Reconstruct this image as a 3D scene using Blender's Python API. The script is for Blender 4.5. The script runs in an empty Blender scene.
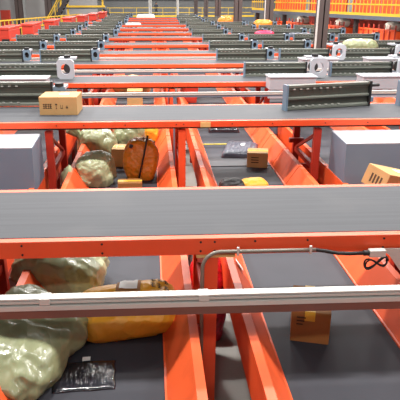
import bpy, bmesh, math, random
from mathutils import Vector, Matrix, noise, Euler
C = bpy.context.scene.collection
random.seed(7)
R = math.radians

# ------------------------------------------------------------------ materials
def lin(c):
    return tuple(((v/255)/12.92 if v/255 <= .04045 else ((v/255+.055)/1.055)**2.4) for v in c) + (1,)
def mat(name, c, rough=.5, metal=0., var=.08, scale=6., stretch=(1, 1, 1), bump=0., bscale=30., emit=0., coat=0., spec=.5, dirt=None, crumple=0):
    m = bpy.data.materials.new(name); m.use_nodes = True
    n = m.node_tree.nodes; l = m.node_tree.links; b = n['Principled BSDF']
    b.inputs['Roughness'].default_value = rough; b.inputs['Metallic'].default_value = metal
    b.inputs['Specular IOR Level'].default_value = spec
    if coat: b.inputs['Coat Weight'].default_value = coat; b.inputs['Coat Roughness'].default_value = .12
    tc = n.new('ShaderNodeTexCoord'); mp = n.new('ShaderNodeMapping'); mp.inputs['Scale'].default_value = stretch
    l.new(tc.outputs['Object'], mp.inputs['Vector'])
    nz = n.new('ShaderNodeTexNoise'); nz.inputs['Scale'].default_value = scale; nz.inputs['Detail'].default_value = 5
    l.new(mp.outputs[0], nz.inputs['Vector'])
    cr = n.new('ShaderNodeValToRGB'); base = lin(c)
    cr.color_ramp.elements[0].position = .3; cr.color_ramp.elements[1].position = .7
    cr.color_ramp.elements[0].color = tuple(v*(1-var) for v in base[:3])+(1,)
    cr.color_ramp.elements[1].color = tuple(min(1, v*(1+var)) for v in base[:3])+(1,)
    l.new(nz.outputs['Fac'], cr.inputs['Fac'])
    out = cr.outputs['Color']
    if dirt:
        n2 = n.new('ShaderNodeTexNoise'); n2.inputs['Scale'].default_value = dirt[1]; n2.inputs['Detail'].default_value = 8
        l.new(tc.outputs['Object'], n2.inputs['Vector'])
        r2 = n.new('ShaderNodeValToRGB'); r2.color_ramp.elements[0].position = .52; r2.color_ramp.elements[1].position = .75
        l.new(n2.outputs['Fac'], r2.inputs['Fac'])
        mx = n.new('ShaderNodeMixRGB'); mx.inputs['Color2'].default_value = lin(dirt[0])
        l.new(r2.outputs['Color'], mx.inputs['Fac']); l.new(out, mx.inputs['Color1']); out = mx.outputs[0]
    l.new(out, b.inputs['Base Color'])
    if bump:
        n3 = n.new('ShaderNodeTexNoise'); n3.inputs['Scale'].default_value = bscale; n3.inputs['Detail'].default_value = 6
        l.new(mp.outputs[0], n3.inputs['Vector'])
        bp = n.new('ShaderNodeBump'); bp.inputs['Strength'].default_value = bump; bp.inputs['Distance'].default_value = .02
        l.new(n3.outputs['Fac'], bp.inputs['Height']); l.new(bp.outputs[0], b.inputs['Normal'])
    if crumple:
        v = n.new('ShaderNodeTexVoronoi'); v.feature = 'F1'; v.inputs['Scale'].default_value = crumple
        wz = n.new('ShaderNodeTexNoise'); wz.inputs['Scale'].default_value = crumple*.6; wz.inputs['Detail'].default_value = 3
        l.new(tc.outputs['Object'], wz.inputs['Vector'])
        ad = n.new('ShaderNodeVectorMath'); ad.operation = 'MULTIPLY_ADD'; ad.inputs[1].default_value = (.25, .25, .25)
        l.new(wz.outputs['Color'], ad.inputs[0]); l.new(tc.outputs['Object'], ad.inputs[2])
        l.new(ad.outputs[0], v.inputs['Vector'])
        l.new(mp.outputs[0], ad.inputs[2])
        b2 = n.new('ShaderNodeBump'); b2.inputs['Strength'].default_value = .6; b2.inputs['Distance'].default_value = .04
        l.new(v.outputs['Distance'], b2.inputs['Height'])
        if bump: l.new(bp.outputs[0], b2.inputs['Normal'])
        l.new(b2.outputs[0], b.inputs['Normal'])
    if emit:
        b.inputs['Emission Color'].default_value = base; b.inputs['Emission Strength'].default_value = emit
    return m
M = {}
M['orange'] = mat('orange_paint', (236, 96, 48), .42, var=.05, scale=3, dirt=((214, 80, 40), 2.5))
M['orange_beam'] = mat('orange_beam_paint', (230, 84, 42), .45, var=.05, scale=3)
M['red'] = mat('dark_red_and_shaded_orange', (168, 44, 26), .5, var=.1, scale=3)  # own dark red of some things; painted-in shade on the orange braces
M['belt'] = mat('grey_belt', (73, 74, 78), .65, spec=.16, var=.10, scale=5, stretch=(.12, 6, 1), bump=.05, bscale=200, dirt=((80, 80, 83), 1.2))
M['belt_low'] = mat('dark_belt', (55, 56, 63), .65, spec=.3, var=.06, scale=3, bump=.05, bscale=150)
M['joint'] = mat('belt_joint', (78, 79, 84), .6)
M['yellow_strip'] = mat('yellow_strip', (190, 175, 60), .5)
M['alu'] = mat('aluminium_profile', (196, 194, 188), .45, .1, var=.05, scale=8, stretch=(.3, 4, 4))
M['shaded_alu'] = mat('shaded_alu_flange', (112, 74, 64), .4, var=.1, scale=6, stretch=(.4, 4, 4))  # aluminium face with shade and orange bounce put into its colour
M['housing_red'] = mat('red_housing', (186, 52, 34), .5, var=.05)
M['slot'] = mat('profile_slot', (70, 66, 62), .7)
M['white'] = mat('enamel_and_lit_sheet', (168, 171, 178), .45, var=.03)
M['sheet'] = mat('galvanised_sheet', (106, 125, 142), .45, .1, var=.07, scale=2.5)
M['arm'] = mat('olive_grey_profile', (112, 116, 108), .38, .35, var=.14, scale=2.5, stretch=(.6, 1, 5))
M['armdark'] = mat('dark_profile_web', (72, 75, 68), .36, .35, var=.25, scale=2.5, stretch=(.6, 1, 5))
M['dot'] = mat('bare_metal', (176, 177, 170), .4, .2)
M['dark'] = mat('black_rubber', (26, 26, 28), .5)
M['bed'] = mat('dark_steel_bed', (48, 42, 42), .6)
M['conduit'] = mat('grey_conduit', (142, 138, 128), .42, .5, bump=.2, bscale=120)
M['concrete'] = mat('concrete_floor', (186, 184, 178), .6, var=.12, scale=1.5, dirt=((150, 148, 142), .9), bump=.05)
M['wallgrey'] = mat('grey_wall_cladding', (136, 136, 136), .8, var=.06, scale=.4)
M['wallpale'] = mat('pale_wall_panel', (158, 156, 156), .7, var=.05, scale=.4)
M['column'] = mat('dark_column_paint', (74, 62, 60), .6, var=.1, scale=1)
M['paleedge'] = mat('pale_column_edge', (186, 182, 178), .5)
M['yellow'] = mat('yellow_rail_paint', (208, 170, 48), .5, var=.05)
M['blue_steel'] = mat('slate_steel', (84, 92, 104), .5)
M['card'] = mat('cardboard', (180, 140, 90), .75, var=.06, scale=5)
M['card_dark'] = mat('brown_cardboard', (150, 100, 50), .7, var=.08, scale=5)
M['tape'] = mat('yellow_tape', (216, 176, 60), .3)
M['print'] = mat('dark_print', (74, 54, 36), .8)
M['paper'] = mat('label_paper', (232, 230, 226), .6)
M['olive'] = mat('olive_poly_sack', (134, 139, 104), .34, var=.14, scale=5, bump=.2, bscale=5, coat=.3, crumple=4.5, stretch=(1.7, .6, .8))
M['olive_lit'] = mat('lit_olive_poly_sack', (164, 169, 132), .34, var=.14, scale=5, bump=.2, bscale=5, coat=.3, crumple=4.5, stretch=(1.7, .6, .8))  # lighter copy of the olive, with light put into the colour
M['yellow_sack'] = mat('yellow_woven_sack', (238, 170, 50), .42, var=.1, scale=4, bump=.35, bscale=10, crumple=7)
M['orange_sack'] = mat('orange_sack', (226, 136, 32), .38, var=.12, scale=4, bump=.5, bscale=9, coat=.2, crumple=9)
M['red_sack'] = mat('red_sack', (206, 34, 30), .4, var=.15, scale=8, bump=.5, bscale=14, coat=.2, crumple=12)
M['crimson'] = mat('crimson_net_sack', (196, 20, 52), .4, var=.45, scale=28, bump=.6, bscale=30)
M['pink'] = mat('pink_packet', (224, 40, 84), .4)
M['blackpoly'] = mat('black_poly_mailer', (24, 25, 34), .22, var=.2, scale=3, stretch=(7, 1.2, 1), bump=.8, bscale=5, coat=.6)
M['slate'] = mat('slate_poly_mailer', (62, 66, 80), .4, var=.12, scale=5, bump=.3, bscale=10)
M['tan'] = mat('tan_sack', (214, 180, 116), .5, var=.1, bump=.3, bscale=10)
M['skin'] = mat('skin', (190, 140, 110), .6)
M['cloth'] = mat('dark_clothes', (44, 46, 56), .8)
M['lamp'] = mat('lit_lamp', (255, 244, 225), .5, emit=9)
M['curtain'] = mat('orange_strip_curtain', (242, 78, 30), .55, var=.25, scale=5, stretch=(3, 3, .2))
M['sackwhite'] = mat('white_sack', (226, 222, 214), .5, bump=.3, bscale=8)

# ------------------------------------------------------------------ helpers
class MB:
    def __init__(s): s.bm = bmesh.new(); s.n = 0
    def mark(s, i):
        s.bm.faces.ensure_lookup_table()
        for f in s.bm.faces[s.n:]: f.material_index = i
        s.n = len(s.bm.faces); return s
    def box(s, x0, x1, y0, y1, z0, z1, rot=None, loc=None):
        r = bmesh.ops.create_cube(s.bm, size=1)
        for v in r['verts']:
            v.co = Vector(((x0+x1)/2+v.co.x*(x1-x0), (y0+y1)/2+v.co.y*(y1-y0), (z0+z1)/2+v.co.z*(z1-z0)))
            if rot is not None: v.co = rot @ v.co
            if loc is not None: v.co += Vector(loc)
        return s
    def bar(s, a, b, w, d=None):
        a = Vector(a); b = Vector(b); d = d or w; v = b-a; L = v.length
        q = v.to_track_quat('Z', 'Y').to_matrix()
        r = bmesh.ops.create_cube(s.bm, size=1)
        for p in r['verts']: p.co = q @ Vector((p.co.x*w, p.co.y*d, p.co.z*L)) + (a+b)/2
        return s
    def cyl(s, a, b, rad, seg=12, rad2=None):
        a = Vector(a); b = Vector(b); v = b-a
        q = v.to_track_quat('Z', 'Y').to_matrix()
        r = bmesh.ops.create_cone(s.bm, cap_ends=True, segments=seg, radius1=rad, radius2=rad if rad2 is None else rad2, depth=v.length)
        for p in r['verts']: p.co = q @ p.co + (a+b)/2
        return s
    def tube(s, pts, rad, seg=10):
        pts = [Vector(p) for p in pts]; rings = []
        up = Vector((0, 0, 1))
        for i, p in enumerate(pts):
            t = (pts[min(i+1, len(pts)-1)]-pts[max(i-1, 0)]).normalized()
            n = t.cross(up)
            if n.length < .05: n = t.cross(Vector((0, 1, 0)))
            n.normalize(); up = n.cross(t).normalized()
            rings.append([s.bm.verts.new(p+rad*(math.cos(2*math.pi*k/seg)*n+math.sin(2*math.pi*k/seg)*up)) for k in range(seg)])
        for a, b in zip(rings, rings[1:]):
            for k in range(seg): s.bm.faces.new((a[k], a[(k+1) % seg], b[(k+1) % seg], b[k]))
        s.bm.faces.new(rings[0]); s.bm.faces.new(rings[-1])
        return s
    def prism(s, prof, a0, a1, axis='y'):
        def P(u, v, a):
            return Vector((u, a, v)) if axis == 'y' else (Vector((a, u, v)) if axis == 'x' else Vector((u, v, a)))
        A = [s.bm.verts.new(P(u, v, a0)) for u, v in prof]; B = [s.bm.verts.new(P(u, v, a1)) for u, v in prof]
        n = len(prof)
        for i in range(n): s.bm.faces.new((A[i], A[(i+1) % n], B[(i+1) % n], B[i]))
        s.bm.faces.new(A); s.bm.faces.new(B)
        return s
    def build(s, name, m, parent=None, bevel=0, smooth=False, loc=None):
        bmesh.ops.recalc_face_normals(s.bm, faces=s.bm.faces)
        me = bpy.data.meshes.new(name); s.bm.to_mesh(me); s.bm.free()
        if smooth:
            for p in me.polygons: p.use_smooth = True
        for q in (m if isinstance(m, list) else [m]): me.materials.append(q)
        o = bpy.data.objects.new(name, me); C.objects.link(o)
        if parent is not None: o.parent = parent
        if loc is not None: o.location = loc
        if bevel:
            b = o.modifiers.new('Bevel', 'BEVEL'); b.width = bevel; b.segments = 2; b.limit_method = 'ANGLE'
        return o
def tag(o, label=None, cat=None, group=None, kind=None):
    if label: o['label'] = label
    if cat: o['category'] = cat
    if group: o['group'] = group
    if kind: o['kind'] = kind
    return o
def empty(name, loc, label, cat, group=None, rz=0):
    o = bpy.data.objects.new(name, None); C.objects.link(o); o.location = loc; o.rotation_euler = (0, 0, rz)
    o.empty_display_size = .1
    return tag(o, label, cat, group)
def copy_tree(o, parent=None):
    c = o.copy(); C.objects.link(c); c.parent = parent
    for ch in list(o.children): copy_tree(ch, c)
    return c
ORD = ['first', 'second', 'third', 'fourth', 'fifth', 'sixth', 'seventh', 'eighth', 'ninth', 'tenth', 'eleventh', 'twelfth', 'thirteenth']

ZL, ZU = .75, 1.73
ROWS = [3.64, 7.54, 11.1, 14.2, 16.8, 19.9, 23.2, 26.3, 29.8, 33.5, 37.0, 40.5, 44.0]
def xl(Y): return -5.7+max(0, Y-22)*.106
def xr(Y): return 9.0-max(0, Y-24)*.3

# ------------------------------------------------------------------ setting
tag(MB().box(-14, 18, -14, 79, -.2, 0).build('floor', M['concrete']), kind='structure')
wb = MB(); wb.box(-14, 18, 78, 78.3, 0, 9)
for i in range(60): wb.box(-14+i*.53, -13.95+i*.53, 77.96, 78, 0, 9)
tag(wb.build('wall_back', M['wallgrey']), kind='structure')
tag(MB().box(-14.3, -14, -14, 79, 0, 9).build('wall_left', M['wallgrey']), kind='structure')
tag(MB().box(18, 18.3, -14, 79, 0, 9).build('wall_right', M['wallgrey']), kind='structure')
tag(MB().box(-14, 18, -14.3, -14, 0, 9).build('wall_front', M['wallgrey']), kind='structure')
tag(MB().box(-14, 18, 77.3, 77.9, 2.95, 3.35).build('trim_1', M['bed']), kind='structure')

# ------------------------------------------------------------------ lower conveyors (run away from the viewer)
PITCH = 1.83; CX = [-.435+PITCH*k for k in range(-2, 4)]; CX[3] = 1.415
names = ['lower conveyor with orange flared sides, outermost on the left', 'lower conveyor passing under the left sheet metal hood',
         'lower dark belt conveyor with orange flared sides carrying the green sacks', 'lower dark belt conveyor with orange flared sides carrying the slate mailer',
         'lower conveyor passing under the right sheet metal hood', 'lower conveyor with orange flared sides, outermost on the right']
def lower(k, cx):
    root = empty('parcel_conveyor', (cx, 0, 0), names[k], 'conveyor', 'lower conveyors running between the posts')
    near = k in (2, 3)
    y0, y1 = 1.0, 46.0
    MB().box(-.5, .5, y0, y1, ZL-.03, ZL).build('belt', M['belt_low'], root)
    MB().box(-.56, .56, y0, y1, ZL-.22, ZL-.035).build('bed', M['bed'], root)
    ys = [y0, 5.6] if 1 <= k <= 4 else [y0]
    while ys[-1] < y1-.1:
        step = .98 if (ys[-1] < 13 and 1 <= k <= 4) else 5.5
        ys.append(min(y1, ys[-1]+step))
    for s in (-1, 1):
        for a, b in zip(ys, ys[1:]):
            pr = [(s*.49, ZL-.02), (s*.49, ZL+.015), (s*.505, ZL+.02), (s*.68, ZL+.285), (s*.745, ZL+.285), (s*.745, ZL-.1), (s*.72, ZL-.1), (s*.72, ZL+.24), (s*.545, ZL-.02)]
            g = MB().prism(pr, a, b-.006).build('side_guard', M['orange'], root)
            # overlapping seam strip where the next guard begins
            if 5 < a and step_ok(a) and 1 <= k <= 4:
                q = [(s*.503, ZL+.022), (s*.678, ZL+.292), (s*.74, ZL+.292), (s*.74, ZL+.285), (s*.68, ZL+.285), (s*.508, ZL+.018)]
                MB().prism(q, a, a+.05).build('seam_strip', M['orange'], g)
    for s in (-1, 1):
        MB().box(s*.66-.03, s*.66+.03, y0, y1, ZL-.26, ZL-.13).build('side_rail', M['red'], root)
    y = y0+.6
    while y < 22:
        for s in (-1, 1): MB().box(s*.6-.03, s*.6+.03, y-.03, y+.03, 0, ZL-.22).build('leg', M['red'], root)
        y += 1.95
    if near:
        for yy in (8.55, 12.2): MB().box(-.5, .5, yy, yy+.42, ZL, ZL+.012).build('joint_plate', M['joint'], root)
        MB().box(-.5, .5, 9.95, 9.99, ZL, ZL+.01).build('yellow_strip', M['yellow_strip'], root)
def step_ok(a): return a < 13.2
for k, cx in enumerate(CX): lower(k, cx)

# ------------------------------------------------------------------ upper conveyors (cross the picture)
LX = [-5.08, -3.25, -1.42, .41, 2.32, 4.07, 5.9, 7.73]
def upper(i, Y):
    W = 1.03 if i == 0 else (1.13 if i == 1 else 1.0)
    x0, x1 = xl(Y), xr(Y); bh = .1 if i == 0 else .055
    lab = ['widest foreground grey cross conveyor with orange front beam and conduit', 'grey cross conveyor with the cardboard box riding on it'] + \
          ['%s grey cross conveyor from the viewer, on orange beams' % ORD[j] for j in range(2, 13)]
    root = empty('cross_conveyor', (0, Y, 0), lab[i], 'conveyor', 'raised grey cross conveyors')
    MB().box(x0, x1, .02, W-.02, ZU-.012, ZU).build('belt', M['belt'], root)
    MB().box(x0, x1, .03, W-.03, ZU-.12, ZU-.02).build('bed', M['bed'], root)
    fb = MB(); fb.box(x0, x1, -.05, .015, ZU-.012, ZU-.002); fb.box(x0, x1, -.05, -.035, ZU-bh-.02, ZU-.01); fb.box(x0, x1, -.05, .03, ZU-bh-.03, ZU-bh-.018)
    fbo = fb.build('front_beam', M['orange_beam'], root, bevel=.003 if i < 2 else 0)
    rb = MB(); rb.box(x0, x1, W-.015, W+.05, ZU-.012, ZU-.002); rb.box(x0, x1, W+.035, W+.05, ZU-bh-.02, ZU-.01)
    rb.build('rear_beam', M['orange_beam'], root)
    for lx in LX:
        if lx < x0 or lx > x1: continue
        for yy, nm in ((.0, 'leg'), (W-.02, 'leg')):
            if i > 8 and yy > 0: continue
            MB().box(lx-.05, lx+.05, yy-.03, yy+.06, 0, ZU-.13).build(nm, M['orange_beam'] if abs(lx-.41) < .1 else M['red'], root, bevel=.004 if i < 2 else 0)
        if i < 5:
            MB().box(lx-.03, lx+.03, .06, W-.05, .98, 1.05).build('tie_bar', M['red'], root)
            MB().box(lx-.03, lx+.03, .06, W-.05, .3, .36).build('tie_bar', M['red'], root)
            MB().bar((lx, .06, 1.5), (lx, W-.08, 1.06), .04).build('diagonal_brace', M['red'], root)  # orange bracing; its shade is painted in as dark red
    if i < 3:
        xs = [-4, -3.1, -2.2, -1.3, -.93, -.37, .33, .43, .72, 1.1, 1.66, 2.4, 3.0]
        for x in xs:
            for zz in ((ZU-.03, ZU-.1) if i == 0 else (ZU-.045,)):
                MB().cyl((x, -.055, zz), (x, -.049, zz), .008, 8).build('bolt', M['dark'], root)
    if x0 > -6 and Y > 12:
        h = MB(); h.box(x0-.5, x0-.01, -.06, 1.9, ZU-.35, ZU+.32); h.box(x0-.56, x0+.0, -.1, 2.3, ZU+.32, ZU+.42)
        h.build('end_housing', M['housing_red'], root, bevel=.02)
        MB().box(x0-.3, x0-.02, -.13, -.06, ZU-.2, ZU-.02).build('motor', M['dark'], root)
    return root
urows = [upper(i, Y) for i, Y in enumerate(ROWS)]
# sticker on the second row, conduit bracket parts on the first
MB().box(.66, .8, -.062, -.05, ZU-.085, ZU-.014).build('label_plate', M['tan'], urows[1])
MB().box(.3, .58, -.06, .0, ZU-.15, ZU-.13).build('post_cap', M['tan'], urows[0])
# deeper posts frame between second and third row
for i in (1,):
    for a in (2.24,):
        MB().box(2.17, 2.4, .5, .56, .86, .93).build('cross_rail', M['red'], urows[i])
        MB().box(2.17, 2.4, .95, 1.01, 1.15, 1.22).build('cross_rail', M['red'], urows[i])

# ------------------------------------------------------------------ aluminium rails in front of the rows
def rail(Y, h, d, label, joint):
    root = empty('guide_rail', (0, Y, 0), label, 'rail', 'pale aluminium rails')
    x0, x1 = -3.0 if Y < 5 else xl(Y), 4.2 if Y < 5 else xr(Y)
    z = ZU
    m = MB(); m.box(x0, x1, 0, d, z-.012, z); m.box(x0, x1, 0, d*.8, z-h*.46, z-.016); m.box(x0, x1, -.008, d*.8, z-h, z-h*.56)
    m.build('profile', M['alu'], root, bevel=.003 if Y < 5 else 0)
    MB().box(x0, x1, .012, d*.75, z-h*.58, z-h*.44).build('slot', M['slot'], root)
    MB().box(x0, x1, .005, d, z-h*1.75, z-h*1.01).build('lower_flange', M['shaded_alu'] if Y < 5 else M['sheet'], root)
    for x in joint: MB().box(x-.03, x+.03, -.012, d+.004, z-h*.5, z+.004).build('joint_clip', M['alu'], root, bevel=.003)
    for x in ((x0+.1, x1-.1) if Y < 5 else (LX[3],)):
        MB().box(x-.03, x+.03, .01, .06, 0, z-h*1.5).build('support_post', M['sheet'], root)
rail(2.80, .075, .06, 'long pale aluminium rail crossing in front of everything', (-.63, .28))
rail(9.88, .05, .04, 'thin pale rail behind the cardboard box conveyor', (1.35, -.3))
rail(13.1, .05, .04, 'thin pale rail before the fourth cross conveyor', (0.8,))
rail(15.9, .05, .04, 'thin pale rail before the fifth cross conveyor', ())

# ------------------------------------------------------------------ swing arm diverters
def arm_mesh_parts(root, L=1.3, h=.28, flip=False):
    prof = [(-.05, 0), (.05, 0), (.05, .03), (.0, .05), (.0, .10), (.035, .12), (.035, .16), (.0, .18), (.0, h-.07), (.05, h-.04), (.05, h), (-.05, h), (-.05, h-.03),
            (-.02, h-.06), (-.02, .19), (-.055, .175), (-.055, .155), (-.02, .14), (-.02, .05), (-.05, .03)]
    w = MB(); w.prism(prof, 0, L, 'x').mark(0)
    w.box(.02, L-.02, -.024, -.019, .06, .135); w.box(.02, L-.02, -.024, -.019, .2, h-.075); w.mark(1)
    n = 8
    for r_ in (.045, h-.065):
        for j in range(n):
            w.box(.1+j*(L*.62)/n, .1+j*(L*.62)/n+.035, -.054, -.03, r_, r_+.015)
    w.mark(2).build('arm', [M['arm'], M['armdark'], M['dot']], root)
    for e in (0, L): MB().box(e-.015, e+.015, -.07, .06, -.01, h+.01).build('end_plate', M['dark'] if e else M['sheet'], root)
def make_bracket(root, x, s=.2, hh=.27, dy=0):
    # white bearing bracket with a round hole
    bm = bmesh.new(); n = 20
    outer = []; inner = []
    for k in range(n):
        a = 2*math.pi*k/n; c, q = math.cos(a), math.sin(a); m_ = max(abs(c), abs(q))
        outer.append((x+s/2+c/m_*s/2, .02+hh/2+q/m_*hh/2)); inner.append((x+s/2+c*s*.28, .02+hh/2+q*hh*.28))
    def ring(y): return [bm.verts.new((u, y, v)) for u, v in outer], [bm.verts.new((u, y, v)) for u, v in inner]
    A, a = ring(-.06+dy); B, b = ring(.02+dy)
    for k in range(n):
        j = (k+1) % n
        for q in ((A[k], A[j], a[j], a[k]), (B[k], b[k], b[j], B[j]), (A[k], B[k], B[j], A[j]), (a[k], a[j], b[j], b[k])): bm.faces.new(q)
    o = MB(); o.bm.free(); o.bm = bm
    o.build('bearing_bracket', M['white'] if dy else M['sheet'], root)
    MB().cyl((x+s/2, .05, .18), (x+s/2, .13, .18), .1, 16).build('bearing', M['bed'], root)
    MB().cyl((x+s/2, 0, hh+.02), (x+s/2, 0, hh+.07), .07, 14).build('motor_cap', M['dark'], root, smooth=False)
    MB().box(x, x+s, -.05, .25, hh-.02, hh+.02).build('top_plate', M['white'], root)
def proto(kind):
    root = empty('swing_arm_diverter', (0, 0, 0), 'x', 'diverter', 'perforated swing arm diverters')
    arm_mesh_parts(root)
    make_bracket(root, 1.31, *((.34, .38, -.3) if kind == 'box' else ()))
    if kind == 'box':
        m = MB(); m.box(.32, 1.22, -1.12, -.72, -.12, .11); m.build('drive_housing', M['white'], root, bevel=.015)
        MB().box(.3, 1.24, -1.14, -.7, .11, .14).build('housing_lid', M['white'], root, bevel=.006)
        MB().box(.3, 1.24, -1.13, -1.06, -.28, -.13).build('lower_cover', M['white'], root, bevel=.01)
    return root
pb = proto('box'); pp = proto('plain')
used = {id(pb): False, id(pp): False}
def place(src, loc, label, rz=0):
    o = src if not used[id(src)] else copy_tree(src)
    used[id(src)] = True
    o.location = loc; o.rotation_euler = (0, 0, rz); o['label'] = label
    return o
# two arms on the second cross conveyor (the near right one swung towards the viewer)
def near_arm(loc, rz, label, brk):
    root = empty('swing_arm_diverter', loc, label, 'diverter', 'perforated swing arm diverters', rz)
    arm_mesh_parts(root, 1.42, .36)
    if brk: make_bracket(root, 1.43)
    else:
        MB().cyl((1.43, 0, .3), (1.6, 0, .3), .025, 10).build('pivot_rod', M['dark'], root)
        MB().box(1.42, 1.5, -.05, .05, .05, .12).build('pivot_lug', M['sheet'], root)
near_arm((1.98, 8.17, ZU+.01), R(14), 'dark grey arm swung out over the belt above the right hood, nearest on the right', False)
near_arm((3.85, 8.5, ZU+.01), R(4), 'dark grey arm cut off by the right picture edge, level with the swung one', False)
near_arm((-2.95, 8.72, ZU+.01), 0, 'dark grey perforated arm directly behind the cardboard box, nearest on the left', True)
for i, Y in enumerate(ROWS):
    if i < 2: continue
    W = 1.0; yy = Y+W-(.3 if i in (2, 3) else .12)
    if i == 2:
        xsR = [1.95, 3.78, 5.6]; xsL = [-3.2, -5.0]
    else:
        j = (i % 3)*.08
        xsR = [1.72+j+1.66*q for q in range(6)]; xsL = [-2.85-j-1.75*q for q in range(3)]
    n = 0
    for q, x in enumerate(xsR):
        if x+1.7 > xr(Y)+.2: continue
        if i == 4 and q == 2: continue
        n += 1
        place(pb if i in (2, 3) and not (i == 3 and q == 0) else pp, (x, yy, ZU+.015),
              'perforated grey arm on the %s cross conveyor, %s one right of the open centre' % (ORD[i], ORD[q]))
    for q, x in enumerate(xsL):
        if x < xl(Y)+.1: continue
        place(pb if i == 2 else pp, (x, yy, ZU+.015),
              'perforated grey arm on the %s cross conveyor, %s one left of the open centre' % (ORD[i], ORD[q]))

# ------------------------------------------------------------------ sheet-metal hoods under the second row
def hood(x0, x1, label):
    root = empty('chute_hood', ((x0+x1)/2, 7.1, 0), label, 'chute hood', 'sheet metal chute hoods')
    w = (x1-x0)/2; yb, yf = .36, -.26
    bm = MB(); zt, zf, zb = 1.585, 1.555, .72
    t = .07
    V = [(-w-.03, yb, zt), (w+.03, yb, zt), (w, yf, zf), (-w, yf, zf)]
    bm.prism([(yb, zt), (yf, zf), (yf, zf-.012), (yb, zt-.012)], -w, w, 'x')
    bm.build('top_sheet', M['white'], root)  # same silver sheet; white puts the light from above into its colour
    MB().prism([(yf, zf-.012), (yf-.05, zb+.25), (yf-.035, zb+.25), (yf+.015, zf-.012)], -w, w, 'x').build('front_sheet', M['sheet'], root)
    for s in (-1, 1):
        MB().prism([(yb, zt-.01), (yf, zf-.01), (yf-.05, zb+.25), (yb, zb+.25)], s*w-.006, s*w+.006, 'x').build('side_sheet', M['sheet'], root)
    return root
h1 = hood(2.5, 4.1, 'silver sheet metal hood on the right, behind the tumbling cardboard box')
h2 = hood(-3.3, -1.52, 'silver sheet metal hood cut off by the left picture edge')

# folded plate and dark cabinets under the third row
MB().prism([(-.35, 0), (.3, 0), (.3, .45), (-.1, .45)], -.02, .02, 'x')
root = empty('folded_plate', (2.3, 10.6, 0), 'pale folded plate leaning beside the orange guard under the third cross conveyor', 'plate')
MB().prism([(2.02-2.3, .75), (2.72-2.3, 1.3), (2.72-2.3, .75)], .1, .14, 'y').build('web', M['sheet'], root)
MB().bar((2.02-2.3, .1, .78), (2.72-2.3, .1, 1.33), .12, .05).build('flange', M['white'], root)

# ------------------------------------------------------------------ conduit, cable, bracket on first beam
root = empty('electrical_conduit', (.35, 3.54, .045), 'grey flexible conduit bending along the foreground orange beam', 'conduit')
pts = [(-.01, .0, 0.02), (-.01, 0, 1.47)]
for k in range(1, 9):
    a = k/8*math.pi/2; pts.append((-.01+.13*(1-math.cos(a)), 0, 1.47+.13*math.sin(a)))
pts += [(.5, 0, 1.6), (.8, 0, 1.6)]
MB().tube(pts, .014).build('conduit', M['conduit'], root, smooth=True)
MB().tube([(.8, 0, 1.6), (.88, -.005, 1.588), (.96, -.01, 1.572), (1.05, -.01, 1.568), (1.16, -.005, 1.568)], .014).build('black_cable', M['dark'], root, smooth=True)
for x in (.24, .76): MB().box(x-.008, x+.008, -.02, .0, 1.575, 1.635).build('saddle_clip', M['alu'], root)
root = empty('connector_box', (1.60, 3.54, .045), 'small pale connector box at the cable end under the beam', 'connector box')
MB().box(-.06, .06, -.02, .03, 1.535, 1.59).build('box_body', M['alu'], root, bevel=.006)
MB().cyl((-.06, 0, 1.565), (-.1, 0, 1.565), .02, 12).build('gland', M['dark'], root)
cp = []
for k in range(61):
    a = 2*math.pi*k/30; cp.append((1.60+.085*math.cos(a)*(1 if k < 30 else .9), 3.53+.012*math.sin(a*2.3), 1.535+.05*math.sin(2*a*.999)*.75+.012*math.cos(a)))
o = MB().tube(cp, .0065, 6).build('cable_coil', M['dark'], smooth=True); tag(o, 'black cable looped in a bow below the connector box', 'cable')
root = empty('mounting_bracket', (1.80, 3.56, .03), 'silver angled bracket with round hole at the right end of the foreground beam', 'bracket')
bm = bmesh.new(); outer = [(-.17, 1.59), (.35, 1.59), (.35, 1.25), (.2, 1.33)]
o = MB(); o.prism([(-.17, 1.6), (.5, 1.6), (.5, 1.05), (.28, 1.05), (-.1, 1.55)], .0, .012, 'y'); o.build('plate', M['alu'], root)
MB().cyl((.04, -.004, 1.555), (.04, .0, 1.555), .05, 20).build('hole_rim', M['dark'], root)
MB().box(.03, .16, -.03, -.004, 1.55, 1.59).build('sensor', M['white'], root, bevel=.004)
bm.free()

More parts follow.
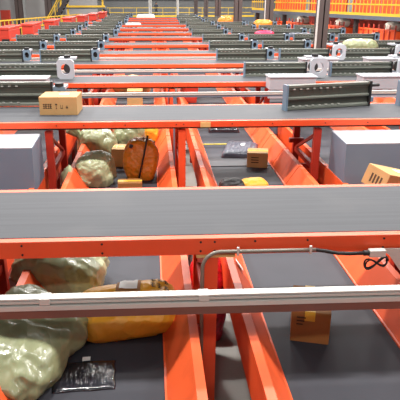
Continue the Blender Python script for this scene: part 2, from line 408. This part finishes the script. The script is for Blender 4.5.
# ------------------------------------------------------------------ parcels
def sgn(v, p): return math.copysign(abs(v)**p, v)
def bag(name, loc, dims, m, label, cat='sack', rz=0, tilt=(0, 0), seed=0, sq=.55, wr=.06, group='poly mail sacks on the conveyors', neck=None, ears=.0, nu=110, nv=64, bend=0.):
    bm = bmesh.new(); a, b, c = dims[0]/2, dims[1]/2, dims[2]/2
    off = Vector((seed*3.7, seed*1.3, seed*2.1)); rings = []
    rot = Euler((tilt[0], tilt[1], rz)).to_matrix()
    for j in range(1, nv):
        ph = -math.pi/2+math.pi*j/nv; row = []
        for i in range(nu):
            t = 2*math.pi*i/nu
            cx, cy = sgn(math.cos(t), sq), sgn(math.sin(t), sq)
            r = math.cos(ph)**.62; z = sgn(math.sin(ph), .9)
            corner = (abs(cx*cy))**2
            p = Vector((cx*r, cy*r, z))
            ear = 1+ears*corner*r**4
            q = Vector((p.x*a*ear, p.y*b*ear, p.z*c))
            s = 1/max(dims)
            n1 = noise.noise(q*s*2.6+off); rid = 1-abs(noise.noise(Vector((q.x*s*5, q.y*s*9, q.z*s*4))+off*2))*2.2
            rid2 = 1-abs(noise.noise(q*s*13+off))*2.2
            qs = Vector((q.x*s*3.2, q.y*s*4.2, q.z*s*3.6))+off+noise.noise_vector(q*s*3+off)*.35
            vd = noise.voronoi(qs)[0]; e1 = min(1, (vd[1]-vd[0])*2.2)
            vd = noise.voronoi(qs*2.3)[0]; e2 = min(1, (vd[1]-vd[0])*2.2)
            k = .96+wr*(1.5*n1+.45*rid+.14*rid2+.6*(e1-.5)+.15*(e2-.5))
            q *= k; q.z += bend*(p.x**2-.4)*c
            row.append(q)
        rings.append(row)
    zmin = -c*.86
    def mk(q):
        q = rot @ q; return q
    allp = [[mk(q) for q in r] for r in rings]
    bot = mk(Vector((0, 0, -c))); top = mk(Vector((0, 0, c*1.05)))
    lo = min(min(q.z for q in r) for r in allp); fl = lo+.14*dims[2]
    def cl(q): return Vector((q.x, q.y, max(q.z, fl)-fl))
    vr = [[bm.verts.new(cl(q)) for q in r] for r in allp]
    for r1, r2 in zip(vr, vr[1:]):
        for i in range(nu): bm.faces.new((r1[i], r1[(i+1) % nu], r2[(i+1) % nu], r2[i]))
    vb = bm.verts.new(cl(bot)); vt = bm.verts.new(cl(top))
    for i in range(nu): bm.faces.new((vr[0][(i+1) % nu], vr[0][i], vb)); bm.faces.new((vr[-1][i], vr[-1][(i+1) % nu], vt))
    o = MB(); o.bm.free(); o.bm = bm
    ob = o.build(name, m, smooth=True); ob.location = loc
    tag(ob, label, cat, group)
    if neck:
        d = Vector(neck); n = MB(); base = d*.55
        rr = min(dims)*.16
        bmn = n.bm; rg = []
        q = d.to_track_quat('Z', 'Y').to_matrix()
        for j, (f, rd) in enumerate([(0.5, 1.7), (.75, .75), (.9, .5), (1.05, .9), (1.25, 1.5), (1.3, 1.3)]):
            rg.append([bmn.verts.new(d*f+q @ Vector((math.cos(2*math.pi*i/18)*rr*rd*(1+.25*math.cos(i*2.1+j)), math.sin(2*math.pi*i/18)*rr*rd*(1+.25*math.sin(i*1.7)), 0))) for i in range(18)])
        for r1, r2 in zip(rg, rg[1:]):
            for i in range(18): bmn.faces.new((r1[i], r1[(i+1) % 18], r2[(i+1) % 18], r2[i]))
        bmn.faces.new(rg[-1])
        n.build('tied_neck', m, ob, smooth=True)
    return ob
def patch(parent, x, y, z, w, h, m, name='shipping_label', rot=(0, 0, 0)):
    o = MB().box(-w/2, w/2, -h/2, h/2, 0, .004).build(name, m, parent); o.location = (x, y, z); o.rotation_euler = rot
    return o
def on_surface(parent, x, y, w, h, m, name='shipping_label', rz=0):
    # label draped on the top of a sack: sample the top of the mesh around the point
    me = parent.data; nx = 8; bm = bmesh.new(); g = []
    vs = [v.co for v in me.vertices if v.normal.z > .05] or [v.co for v in me.vertices]
    for j in range(nx+1):
        r = []
        for i in range(nx+1):
            u = (i/nx-.5)*w; v = (j/nx-.5)*h
            px = x+u*math.cos(rz)-v*math.sin(rz); py = y+u*math.sin(rz)+v*math.cos(rz)
            near = sorted(((q.x-px)**2+(q.y-py)**2, q.z) for q in vs)[:5]
            ws = [1/(d+1e-5) for d, _ in near]; z = sum(k*zz for k, (_, zz) in zip(ws, near))/sum(ws)
            r.append(bm.verts.new((px, py, z+.007)))
        g.append(r)
    for j in range(nx):
        for i in range(nx): bm.faces.new((g[j][i], g[j][i+1], g[j+1][i+1], g[j+1][i]))
    o = MB(); o.bm.free(); o.bm = bm
    return o.build(name, m, parent, smooth=True)

# --- near left conveyor
b = bag('poly_sack', (-1.0, 3.58, ZL), (.78, 1.0, .34), M['olive'], 'big olive green sack at lower left, below the pale rail', rz=R(-24), tilt=(R(4), R(14)), seed=1, ears=.12, wr=.09)
on_surface(b, .08, .12, .10, .10, M['paper'], rz=.3)
b = bag('poly_sack', (-.86, 4.74, ZL), (.80, .62, .44), M['olive_lit'], 'olive green sack with white label leaning on the left guard above the rail', rz=R(-14), tilt=(R(14), R(12)), seed=4, ears=.22, wr=.085)
on_surface(b, .07, .07, .09, .12, M['paper'], rz=.4)
b = bag('woven_sack', (-.22, 4.02, ZL), (.86, .52, .34), M['yellow_sack'], 'yellow woven sack with printed characters and framed label, crossing under the rail', rz=R(11), tilt=(R(20), R(-4)), seed=9, sq=.42, wr=.045)
f1 = on_surface(b, .0, .10, .20, .20, M['card_dark'], 'label_frame', rz=-.05)
f2 = on_surface(b, .0, .10, .15, .15, M['paper'], 'shipping_label', rz=-.05); f2.location.z += .004
for r_ in range(2):
    for c_ in range(3):
        for q in range(3):
            on_surface(b, .2+c_*.055+q*.004, .17-r_*.075-q*.018, .036, .007, M['print'], 'printed_character', rz=0)
        on_surface(b, .2+c_*.055, .155-r_*.075, .007, .05, M['print'], 'printed_character')
b = bag('poly_sack', (-.58, 3.95, ZL), (.18, .3, .22), M['dark'], 'black crumpled bag end wedged between the green and yellow sacks', seed=3, wr=.08)
def mailer(loc, w, h, t, m, label, rz, seed, cat='mailer', group='flat mailers', lx=0, ly=0, lw=0, lh=0):
    bm = bmesh.new(); n = 40; T = []; B = []
    for j in range(n+1):
        r1 = []; r2 = []
        for i in range(n+1):
            u = i/n*2-1; v = j/n*2-1
            e = (1-abs(u)**8)*(1-abs(v)**8)
            w1 = noise.noise(Vector((u*5+seed, v*1.2+u*1.3, seed)))*.3+noise.noise(Vector((u*9, v*3+seed, 1)))*.12
            z = t*e**.5*(1+w1*.5)
            r1.append(bm.verts.new((u*w/2*(1+.015*math.sin(v*7)), v*h/2*(1+.015*math.sin(u*6)), z+.004)))
            r2.append(bm.verts.new((u*w/2*(1+.015*math.sin(v*7)), v*h/2*(1+.015*math.sin(u*6)), 0)))
        T.append(r1); B.append(r2)
    for j in range(n):
        for i in range(n):
            bm.faces.new((T[j][i], T[j][i+1], T[j+1][i+1], T[j+1][i])); bm.faces.new((B[j][i], B[j+1][i], B[j+1][i+1], B[j][i+1]))
    for k in range(n):
        bm.faces.new((T[0][k], B[0][k], B[0][k+1], T[0][k+1])); bm.faces.new((T[n][k], T[n][k+1], B[n][k+1], B[n][k]))
        bm.faces.new((T[k][0], T[k+1][0], B[k+1][0], B[k][0])); bm.faces.new((T[k][n], B[k][n], B[k+1][n], T[k+1][n]))
    o = MB(); o.bm.free(); o.bm = bm
    ob = o.build('poly_mailer', m, smooth=True); ob.location = loc; ob.rotation_euler = (0, 0, rz)
    tag(ob, label, cat, group)
    if lw: on_surface(ob, lx, ly, lw, lh, M['paper'])
    return ob
mailer((-.52, 3.37, ZL), .44, .33, .018, M['blackpoly'], 'flat glossy black plastic mailer on the near left belt', R(3), 2, lx=-.0, ly=.19, lw=.06, lh=.06)
bag('poly_sack', (-.95, 5.35, ZL), (.42, .5, .42), M['red_sack'], 'bright red plastic bag behind the olive sack by the left guard', seed=6, rz=.3)
def carton(loc, w, d, h, m, label, rz=0, rot=None, tape=True, marks=None, group='cardboard boxes', lab=None):
    root = empty('cardboard_box', loc, label, 'box', group, rz)
    if rot: root.rotation_euler = rot
    MB().box(-w/2, w/2, -d/2, d/2, 0, h).build('carton', m, root, bevel=.006)
    if tape:
        MB().box(-w/2-.002, w/2+.002, -.03, .03, h, h+.002).build('packing_tape', M['tape'], root)
    if lab: MB().box(lab[0]-.07, lab[0]+.07, lab[1]-.05, lab[1]+.05, h+.002, h+.005).build('shipping_label', M['paper'], root)
    if marks:
        # a row of blurred bold characters followed by handling symbols
        pm = MB(); x = -w*.4; cw = w*.06; zc = h*.5; y = -d/2-.002; s = h*.13
        for k in range(4):
            pm.box(x, x+cw*.82, y, y+.002, zc-s, zc-s*.7); pm.box(x, x+cw*.82, y, y+.002, zc+s*.7, zc+s)
            pm.box(x+cw*.3, x+cw*.52, y, y+.002, zc-s, zc+s); pm.box(x, x+cw*.82, y, y+.002, zc-s*.15, zc+s*.15)
            if k % 2: pm.box(x, x+cw*.2, y, y+.002, zc-s, zc+s)
            x += cw
        pm.build('printed_characters', M['print'], root)
        for k in range(3):
            x0 = -w*.08+k*w*.14; q = MB()
            if k == 0:
                q.box(x0, x0+cw, y, y+.002, zc+s*.5, zc+s*1.0); q.box(x0+cw*.42, x0+cw*.58, y, y+.002, zc-s, zc+s*.5); q.box(x0+cw*.2, x0+cw*.8, y, y+.002, zc-s*1.1, zc-s*.9)
            elif k == 1:
                q.box(x0, x0+cw*.12, y, y+.002, zc-s, zc+s*.6); q.box(x0+cw*.88, x0+cw, y, y+.002, zc-s, zc+s*.6); q.box(x0, x0+cw, y, y+.002, zc-s, zc-s*.75)
            else:
                q.box(x0, x0+cw, y, y+.002, zc-s*.9, zc-s*.4); q.box(x0+cw*.1, x0+cw*.8, y, y+.002, zc-s*.1, zc+s*.1)
            q.build('handling_symbol', M['print'], root)
    return root
carton((-.80, 5.75, ZL), .34, .3, .34, M['card_dark'], 'small brown box mostly hidden behind the white labelled olive sack', rz=.1, tape=False)
# --- near right conveyor
r_ = carton((1.27, 3.90, ZL), .30, .42, .28, M['card_dark'], 'brown taped box alone on the near right belt, under the pale rail', rz=R(-15), tape=False)
MB().box(-.05, .03, -.213, .213, .2, .284).build('packing_tape', M['tape'], r_)
MB().box(-.1, .0, -.02, .1, .284, .287).build('shipping_label', M['paper'], r_)
for k in range(3): MB().box(-.11, -.04-.01*k, -.214, -.21, .22-.03*k, .23-.03*k).build('printed_line', M['print'], r_)
# sack on the floor between the conveyors
bag('net_sack', (.515, 5.02, 0), (.42, .5, 1.05), M['crimson'], 'crimson sack standing on the floor between the near conveyors behind the posts', seed=11, wr=.05)
o = MB().box(-.05, .05, -.06, .06, 0, .004).build('paper_tag', M['paper']); o.location = (.80, 4.66, .958); o.rotation_euler = (0, R(56), R(4)); tag(o, 'small white tag stuck on the orange guard edge near the conduit', 'tag')

# --- second bay, left conveyor
b = bag('poly_sack', (-.95, 9.3, ZL), (.66, .55, .56), M['olive'], 'olive sack with pale label, rearmost left in the heap behind the foreground conveyor', seed=13, wr=.07, sq=.75, neck=(-.32, -.1, .42), rz=.4)
on_surface(b, .15, -.05, .1, .1, M['paper'])
b = bag('poly_sack', (-.84, 7.8, ZL), (.56, .54, .52), M['olive_lit'], 'shiny olive sack at the front of the heap, left of the orange bag', seed=21, wr=.085, sq=.72, neck=(-.30, -.22, .18), rz=-.3, tilt=(R(12), 0))
b = bag('poly_sack', (-.42, 9.9, ZL), (.6, .55, .6), M['olive'], 'olive sack in the back of the heap, directly above the brown box', seed=17, wr=.07, sq=.7, rz=.2)
on_surface(b, .1, .05, .14, .08, M['paper'])
carton((-.47, 8.75, ZL), .34, .34, .30, M['card'], 'tan cardboard box in the middle of the sack heap', rz=R(-8), tape=True, marks=None)
b = bag('strapped_bag', (-.17, 8.1, ZL), (.54, .42, .70), M['orange_sack'], 'upright orange bag with a black strap at the right of the heap', 'bag', rz=R(-6), tilt=(R(-12), R(6)), seed=5, sq=.6, wr=.06, group='strapped bags')
st = []
for k in range(25):
    t = -1+2*k/24; st.append((.03+.07*t, -.235-.05*(1-t*t)+.05*(t+1)*.9, .36+.31*t))
MB().tube(st, .014, 6).build('strap', M['dark'], b, smooth=True)
MB().cyl((-.15, -.24, .52), (-.14, -.215, .55), .03, 10).build('round_tag', M['slate'], b)
carton((-.33, 7.50, ZL), .34, .2, .13, M['card_dark'], 'flat brown box lying just behind the foreground belt below the orange bag', tape=True)
bag('poly_sack', (-.66, 10.3, ZL), (.4, .4, .56), M['red_sack'], 'red bag peeking out behind the rear olive sack', seed=8)
bag('poly_sack', (-.12, 10.35, ZL), (.46, .4, .46), M['yellow_sack'], 'yellow bag peeking over the heap just below the orange beam', seed=19)
# --- second bay, right conveyor
mailer((1.55, 9.45, ZL), .58, .9, .10, M['slate'], 'dark slate padded mailer beside the small cardboard box', R(-14), 7, lx=.03, ly=.1, lw=.07, lh=.14)
mailer((1.45, 11.05, ZL), .62, .34, .09, M['blackpoly'], 'black packet lying just under the orange beam above the slate mailer', R(-4), 4, lx=-.05, ly=0, lw=.1, lh=.08)
r_ = carton((1.70, 8.62, ZL), .33, .33, .24, M['card'], 'small cardboard box resting against the orange guard beside the slate mailer', rz=R(-12), tape=True)
for k in range(3): MB().box(-.1, .02, -.169, -.165, .08+.04*k, .095+.04*k).build('printed_line', M['print'], r_)
bag('poly_sack', (1.42, 7.35, ZL), (.4, .3, .21), M['yellow_sack'], 'yellow bag end showing over the foreground belt, below the small cardboard box', seed=23, rz=.2)
bag('poly_sack', (1.10, 7.3, ZL), (.36, .3, .24), M['dark'], 'black crumpled bag beside the yellow bag end', seed=24)
# --- box on the second row belt, tumbling box
carton((-1.33, 8.22, ZU), .54, .48, .26, M['card'], 'cardboard box with dark print riding on the second cross conveyor', rz=R(-2), tape=False, marks=True, lab=(.05, .02))
r_ = carton((2.86, 6.25, 1.11), .62, .36, .25, M['card'], 'tilted cardboard box tumbling in front of the right sheet metal hood', rot=(R(8), R(16), R(24)), tape=False, lab=(.06, .03))
for k in range(4): MB().box(-.313, -.31, -.1+.05*k, -.075+.05*k, .06, .17).build('printed_line', M['print'], r_)
# --- third bay
carton((.0-.40, 13.3, ZL), .36, .4, .5, M['card'], 'tan box on the left belt seen between the thin rail and third cross conveyor', tape=True)
bag('poly_sack', (-.75, 12.25, ZL), (.62, .5, .34), M['tan'], 'tan sack low on the left belt behind the second cross conveyor', seed=31)
carton((.93, 14.4, ZL), .34, .45, .48, M['red'], 'dark red box on the right belt behind the thin rail', rz=.2, rot=(0, R(8), .2), tape=False)
bag('poly_sack', (-.55, 15.6, ZL), (1.1, .6, .62), M['tan'], 'pale sack on the left belt between third and fourth cross conveyors', seed=33)
bag('poly_sack', (.90, 15.2, ZL), (.7, .6, .45), M['sackwhite'], 'white sack on the right belt between third and fourth cross conveyors', seed=34)
# --- parcels on the farther cross conveyors
b = bag('poly_sack', (6.4, 17.3, ZU), (1.05, .6, .42), M['olive'], 'olive green sack riding on a farther cross conveyor at the upper right', seed=41, wr=.08, rz=-.1)
bag('poly_sack', (4.75, 24.0, ZU), (.85, .5, .26), M['pink'], 'bright pink packet on a far cross conveyor left of the wide column', seed=42, cat='packet', group='far packets')
bag('poly_sack', (5.9, 30.3, ZU), (1.0, .6, .48), M['orange_sack'], 'orange sack at the foot of the dark column in the upper centre right', seed=43)
bag('poly_sack', (4.4, 34.0, ZU), (.9, .6, .5), M['orange_sack'], 'orange sack on a far conveyor between two dark columns', seed=44)
bag('poly_sack', (5.0, 38.0, ZU), (.9, .5, .45), M['orange_sack'], 'small orange sack behind the other orange sack far away', seed=46)
mailer((8.0, 27.0, ZU), .9, .5, .12, M['tan'], 'tan packet on the conveyor before the orange stalls', 0, 6)
mailer((-1.0, 33.9, ZU), .9, .5, .1, M['sackwhite'], 'white flat packet in the open centre far away', 0, 8)
mailer((-.35, 44.3, ZU), 1.4, .5, .25, M['sackwhite'], 'white packet on the farthest cross conveyor', 0, 9)
mailer((6.1, 23.5, ZU), 1.0, .4, .16, M['slate'], 'slate blue packet on a far conveyor left of the wide column', 0, 12)

# ------------------------------------------------------------------ steel columns
def column(x, y, w, label, mt='column', edge=True, h=8):
    root = empty('steel_column', (x, y, 0), label, 'column', 'steel building columns')
    m = MB(); m.box(-w/2, w/2, -w/2, -w/2+.03, 0, h); m.box(-w/2, w/2, w/2-.03, w/2, 0, h); m.box(-.02, .02, -w/2, w/2, 0, h)
    m.build('shaft', M[mt], root)
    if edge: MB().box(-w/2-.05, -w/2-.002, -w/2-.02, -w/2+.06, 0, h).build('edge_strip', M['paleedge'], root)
    MB().box(-w*.8, w*.8, -w*.8, w*.8, 0, .03).build('base_plate', M[mt], root)
column(5.75, 19.3, .36, 'wide dark steel column with pale left edge at upper right')
column(6.6, 32.4, .46, 'dark steel column with pale left edge behind the orange sack')
column(4.85, 32.3, .42, 'dark steel column standing left of the orange sack', edge=False)
column(4.6, 39.8, .38, 'thinner dark steel column left of centre right group', edge=False)
column(4.95, 52, .36, 'far dark column before the yellow railing', edge=False)
column(4.2, 54, .34, 'farthest dark column, leftmost of the right hand columns', edge=False)
column(0, 66, .35, 'pale column beside the walking person', 'paleedge', False)
column(2.9, 62, .2, 'slim pale post right of the walking person', 'paleedge', False)

# ------------------------------------------------------------------ railings, platforms
def railing(name, a, b, z0, z1, label, step=.9, bal=False, toe=.2, cat='railing', bw=.025):
    a = Vector((a[0], a[1], 0)); b = Vector((b[0], b[1], 0)); L = (b-a).length; d = (b-a)/L
    root = empty(name, a, label, cat)
    ang = math.atan2(d.y, d.x); root.rotation_euler = (0, 0, ang)
    for zz in ((z1,) if bal == 'top' else (z1, (z0+z1)/2)): MB().box(0, L, -.03, .03, zz-.06, zz).build('hand_rail', M['yellow'], root)
    if toe: MB().box(0, L, -.02, .02, z0, z0+toe).build('toe_board', M['yellow'], root)
    n = int(L/step); p = MB()
    if n > 90: n = 90
    for k in range(n+1): MB().box(k*L/n-bw, k*L/n+bw, -bw, bw, z0, z1).build('baluster', M['yellow'], root)
    return root
railing('safety_railing', (-9.5, 70), (12.5, 70), .88, 1.95, 'yellow railing across the far back platform', 1.5)
tag(MB().box(-10, 13, 70, 75, 0, .88).build('back_platform', M['blue_steel']), 'grey raised walkway behind the far yellow railing', 'platform')
railing('safety_railing', (-9.0, 27.2), (-4.9, 42), 1.2, 2.1, 'yellow railing behind the orange drive boxes at left', .45, toe=0, bw=.016)
# left wall: pale panels and dark columns behind the railing
for j, (x0, x1, y0) in enumerate([(-13.2, -9.6, 50), (-8.9, -7.1, 50), (-6.4, -3.4, 56)]):
    o = MB().box(x0-1.6, x1-1.6, y0, y0+.12, .9, 8).build('partition_panel', M['wallpale'])
    tag(o, ['wide pale partition panel at the far upper left corner', 'narrow pale partition panel between the two left dark columns', 'pale partition panel behind the left stair frame'][j], 'panel')
column(-10.8, 49, .55, 'dark column between pale panels at upper left', edge=False)
column(-8.4, 49, .5, 'dark column right of the narrow pale panel, beside the stairs', edge=False)
o = MB().box(-12.1, -11.4, 48.0, 48.4, 0, 2.2).build('cabinet', M['red']); tag(o, 'dark red cabinet behind the left yellow railing', 'cabinet')
# stairs
root = empty('steel_staircase', (-7.6, 44, 0), 'steel staircase with yellow handrails at upper left', 'staircase')
for s in (0, 1.0):
    MB().bar((-.3, s, .4), (2.4, s, 4.6), .1, .25).build('stringer', M['bed'], root)
    MB().bar((-.3, s, 1.4), (2.4, s, 5.6), .07).build('hand_rail', M['yellow'], root)
    for k in range(4): MB().box(-.3+k*.8, -.24+k*.8, s-.03, s+.03, .4+k*1.24, 1.4+k*1.24).build('baluster', M['yellow'], root)
for k in range(16): MB().box(-.3+k*.165, -.05+k*.165, 0, 1, .4+k*.26, .44+k*.26).build('tread', M['blue_steel'], root)
# yellow portal with dark braces
root = empty('access_platform', (-5.0, 48.6, 0), 'yellow framed access platform with dark diagonal braces right of the stairs', 'platform')
for x in (-2.3, -1.75, 1.1): MB().box(x-.07, x+.07, -.07, .07, 0, 4.6).build('post', M['yellow'], root)
MB().box(-2.4, 1.3, -.1, 1.4, 2.28, 2.45).build('deck', M['blue_steel'], root)
MB().box(-2.4, 1.3, -.14, -.1, 2.4, 2.55).build('toe_board', M['yellow'], root)
for z in (3.0, 3.5): MB().box(-2.4, 1.3, -.12, -.06, z, z+.06).build('hand_rail', M['yellow'], root)
MB().bar((-2.4, 0, 2.3), (-4.0, 0, .9), .16).build('diagonal_brace', M['bed'], root)
MB().bar((1.1, 0, 2.3), (2.4, 0, 1.2), .16).build('diagonal_brace', M['bed'], root)

# ------------------------------------------------------------------ mezzanine at right
A = Vector((13.0, 17.8, 0)); B = Vector((6.6, 37.8, 0)); d = (B-A).normalized(); L = (B-A).length; ang = math.atan2(d.y, d.x)
# local frame: x along edge, -y = away from hall (to the right)
root = empty('mezzanine', A, 'dark steel mezzanine with orange stalls at upper right', 'mezzanine', rz=ang)
ZD = 2.45; root_mz = root
MB().box(0, L, -5, 0, ZD-.06, ZD).build('deck', M['blue_steel'], root)
MB().box(0, L, -.02, .1, ZD-.17, ZD).build('edge_beam', M['blue_steel'], root)
for k in range(7): MB().box(.4+k*(L-.8)/6-.09, .4+k*(L-.8)/6+.09, -.3, -.12, 0, ZD-.06).build('post', M['bed'], root)
for k in range(7): MB().box(.4+k*(L-.8)/6-.09, .4+k*(L-.8)/6+.09, -4.7, -4.5, 0, ZD-.06).build('post', M['bed'], root)
railing('safety_railing', A, B, ZD, ZD+1.05, 'yellow barred railing along the mezzanine edge at upper right', .27, toe=.12, bw=.012)
def loc2(u, v, z=0): return A+d*u+Vector((-d.y, d.x, 0))*v+Vector((0, 0, z))
lo = ['nearest', 'second nearest', 'middle', 'second farthest', 'farthest']
for k in range(5):
    u = 1.2+k*4.0
    if k == 0:
        for q in range(2):
            o = MB().box(q*L/2, (q+1)*L/2-.05, -4.4, -4.3, 0, ZD-.1).build('back_panel', M['red'], root_mz)
    root = empty('strip_curtain_stall', loc2(u, -1.5, ZD), 'orange strip curtain stall on the mezzanine, %s of five' % lo[k], 'stall', 'orange stalls on the mezzanine', ang)
    for q in range(8): MB().box(q*.4, q*.4+.36, -.01+.02*(q % 2), .02+.02*(q % 2), .05, 2.1).build('curtain_strip', M['curtain'], root)
    MB().box(-.05, 3.3, -.03, .03, 2.1, 2.2).build('top_bar', M['orange'], root)
    for x in (-.1, 3.3): MB().box(x, x+.08, -.04, .04, 0, 2.2).build('post', M['red'] if k % 2 else M['orange'], root)
    # cages and lamps under the mezzanine
    root = empty('orange_cage', loc2(u-.2, -1.4, 0), 'orange roll cage under the mezzanine, %s of five' % lo[k], 'cage', 'orange cages under the mezzanine', ang)
    MB().box(0, 3.2, -.9, 0, .3, 1.72).build('body', M['orange'], root, bevel=.03)
    for q in range(9): MB().box(q*.39, q*.39+.05, .01, .06, .0, 2.0).build('upright', M['red'], root)
    MB().box(0, 3.2, .0, .06, 1.72, 1.8).build('top_bar', M['orange_beam'], root)
    bag('poly_sack', loc2(u+.6, -1.85, 1.72), (.8, .6, .5), M['sackwhite'], 'white sack on the %s orange cage under the mezzanine' % lo[k], seed=50+k, rz=ang, nu=36, nv=20, group='white sacks on the cages')
    root = empty('tube_lamp', loc2(u+1.6, -1.1, ZD-.16), 'bright lit tube lamp under the mezzanine above the %s cage' % lo[k], 'lamp', 'tube lamps under the mezzanine', ang)
    MB().box(-.6, .6, -.06, .06, 0, .08).build('fixture', M['white'], root)
    MB().cyl((-.58, 0, -.03), (.58, 0, -.03), .03, 10).build('tube', M['lamp'], root)
    ld = bpy.data.lights.new('under_deck_light', 'AREA'); ld.energy = 45; ld.size = 1.2; ld.color = (1, .95, .85); lo_ = bpy.data.objects.new('under_deck_light', ld); C.objects.link(lo_)
    lo_.location = loc2(u+1.6, -.9, ZD-.25); lo_.rotation_euler = (R(-30), 0, ang)
# ------------------------------------------------------------------ person on the far walkway
def person(loc):
    me = bpy.data.meshes.new('person'); V = [(0, 0, .84), (0, 0, 1.1), (0, 0, 1.32), (0, 0, 1.42), (-.18, 0, 1.3), (-.24, .05, 1.05), (-.2, -.14, .86), (.18, 0, 1.3), (.24, -.04, 1.05), (.2, .12, .88),
         (-.09, 0, .78), (-.1, -.1, .44), (-.1, .12, .07), (-.1, .0, .03), (.09, 0, .78), (.1, .02, .43), (.1, -.22, .07), (.1, -.34, .04)]
    E_ = [(0, 1), (1, 2), (2, 3), (2, 4), (4, 5), (5, 6), (2, 7), (7, 8), (8, 9), (0, 10), (10, 11), (11, 12), (12, 13), (0, 14), (14, 15), (15, 16), (16, 17)]
    me.from_pydata(V, E_, []); o = bpy.data.objects.new('person', me); C.objects.link(o)
    sk = o.modifiers.new('Skin', 'SKIN')
    rad = [.13, .13, .14, .06, .07, .05, .035, .07, .05, .035, .09, .065, .045, .04, .09, .065, .045, .04]
    for v, r_ in zip(me.skin_vertices[0].data, rad): v.radius = (r_, r_*.85)
    me.skin_vertices[0].data[0].use_root = True
    s = o.modifiers.new('Sub', 'SUBSURF'); s.levels = 2; s.render_levels = 2
    me.materials.append(M['cloth']); o.location = loc
    bm = MB(); r0 = bmesh.ops.create_uvsphere(bm.bm, u_segments=20, v_segments=14, radius=.11)
    for v in r0['verts']: v.co = Vector((v.co.x*.8, v.co.y*.95, v.co.z*1.15+1.52))
    bm.bar((0, -.1, 1.49), (0, -.13, 1.5), .03); bm.box(-.1, -.08, -.02, .02, 1.49, 1.54); bm.box(.08, .1, -.02, .02, 1.49, 1.54)
    bm.build('head', M['skin'], o, smooth=True)
    bm = MB(); r0 = bmesh.ops.create_uvsphere(bm.bm, u_segments=20, v_segments=14, radius=.118)
    for v in r0['verts']: v.co = Vector((v.co.x*.84, v.co.y+.015, max(v.co.z, -.02)*1.15+1.545))
    bm.build('hair', M['dark'], o, smooth=True)
    tag(o, 'person in dark clothes walking on the far back platform', 'person')
person((.72, 71.2, .88))

# ------------------------------------------------------------------ light
w = bpy.data.worlds.new('World'); bpy.context.scene.world = w; w.use_nodes = True
bg = w.node_tree.nodes['Background']; bg.inputs['Color'].default_value = (.93, .97, 1, 1); bg.inputs['Strength'].default_value = .28
def lamp(x, y, z, e, sx=1.4, sy=.5):
    ld = bpy.data.lights.new('high_bay_light', 'AREA'); ld.shape = 'RECTANGLE'; ld.size = sx; ld.size_y = sy; ld.energy = e; ld.color = (1, .97, .93)
    o = bpy.data.objects.new('high_bay_light', ld); C.objects.link(o); o.location = (x, y, z)
for x in (-6.4, -1.3, 3.8, 8.9):
    for y in (-5, 5.6, 11, 17, 23, 29): lamp(x, y, 8.5, 190 if y < 0 else 520, .8, .4)
for x in (-5, 4, 11):
    for y in (37, 47, 57, 67): lamp(x, y, 8.5, 800)

# ------------------------------------------------------------------ camera
cam = bpy.data.cameras.new('Camera'); cam.sensor_width = 36; cam.lens = 555*36/400; cam.shift_x = .05; cam.clip_end = 200
co = bpy.data.objects.new('Camera', cam); C.objects.link(co)
co.location = (0, 0, 3.35); co.rotation_euler = (R(90-20.27), 0, -math.atan(30*math.cos(R(20.27))/555))
S = bpy.context.scene; S.camera = co
S.view_settings.view_transform = 'Standard'; S.view_settings.look = 'None'; S.view_settings.gamma = 1; S.view_settings.exposure = 0
try: S.view_settings.use_curve_mapping = False
except Exception: pass
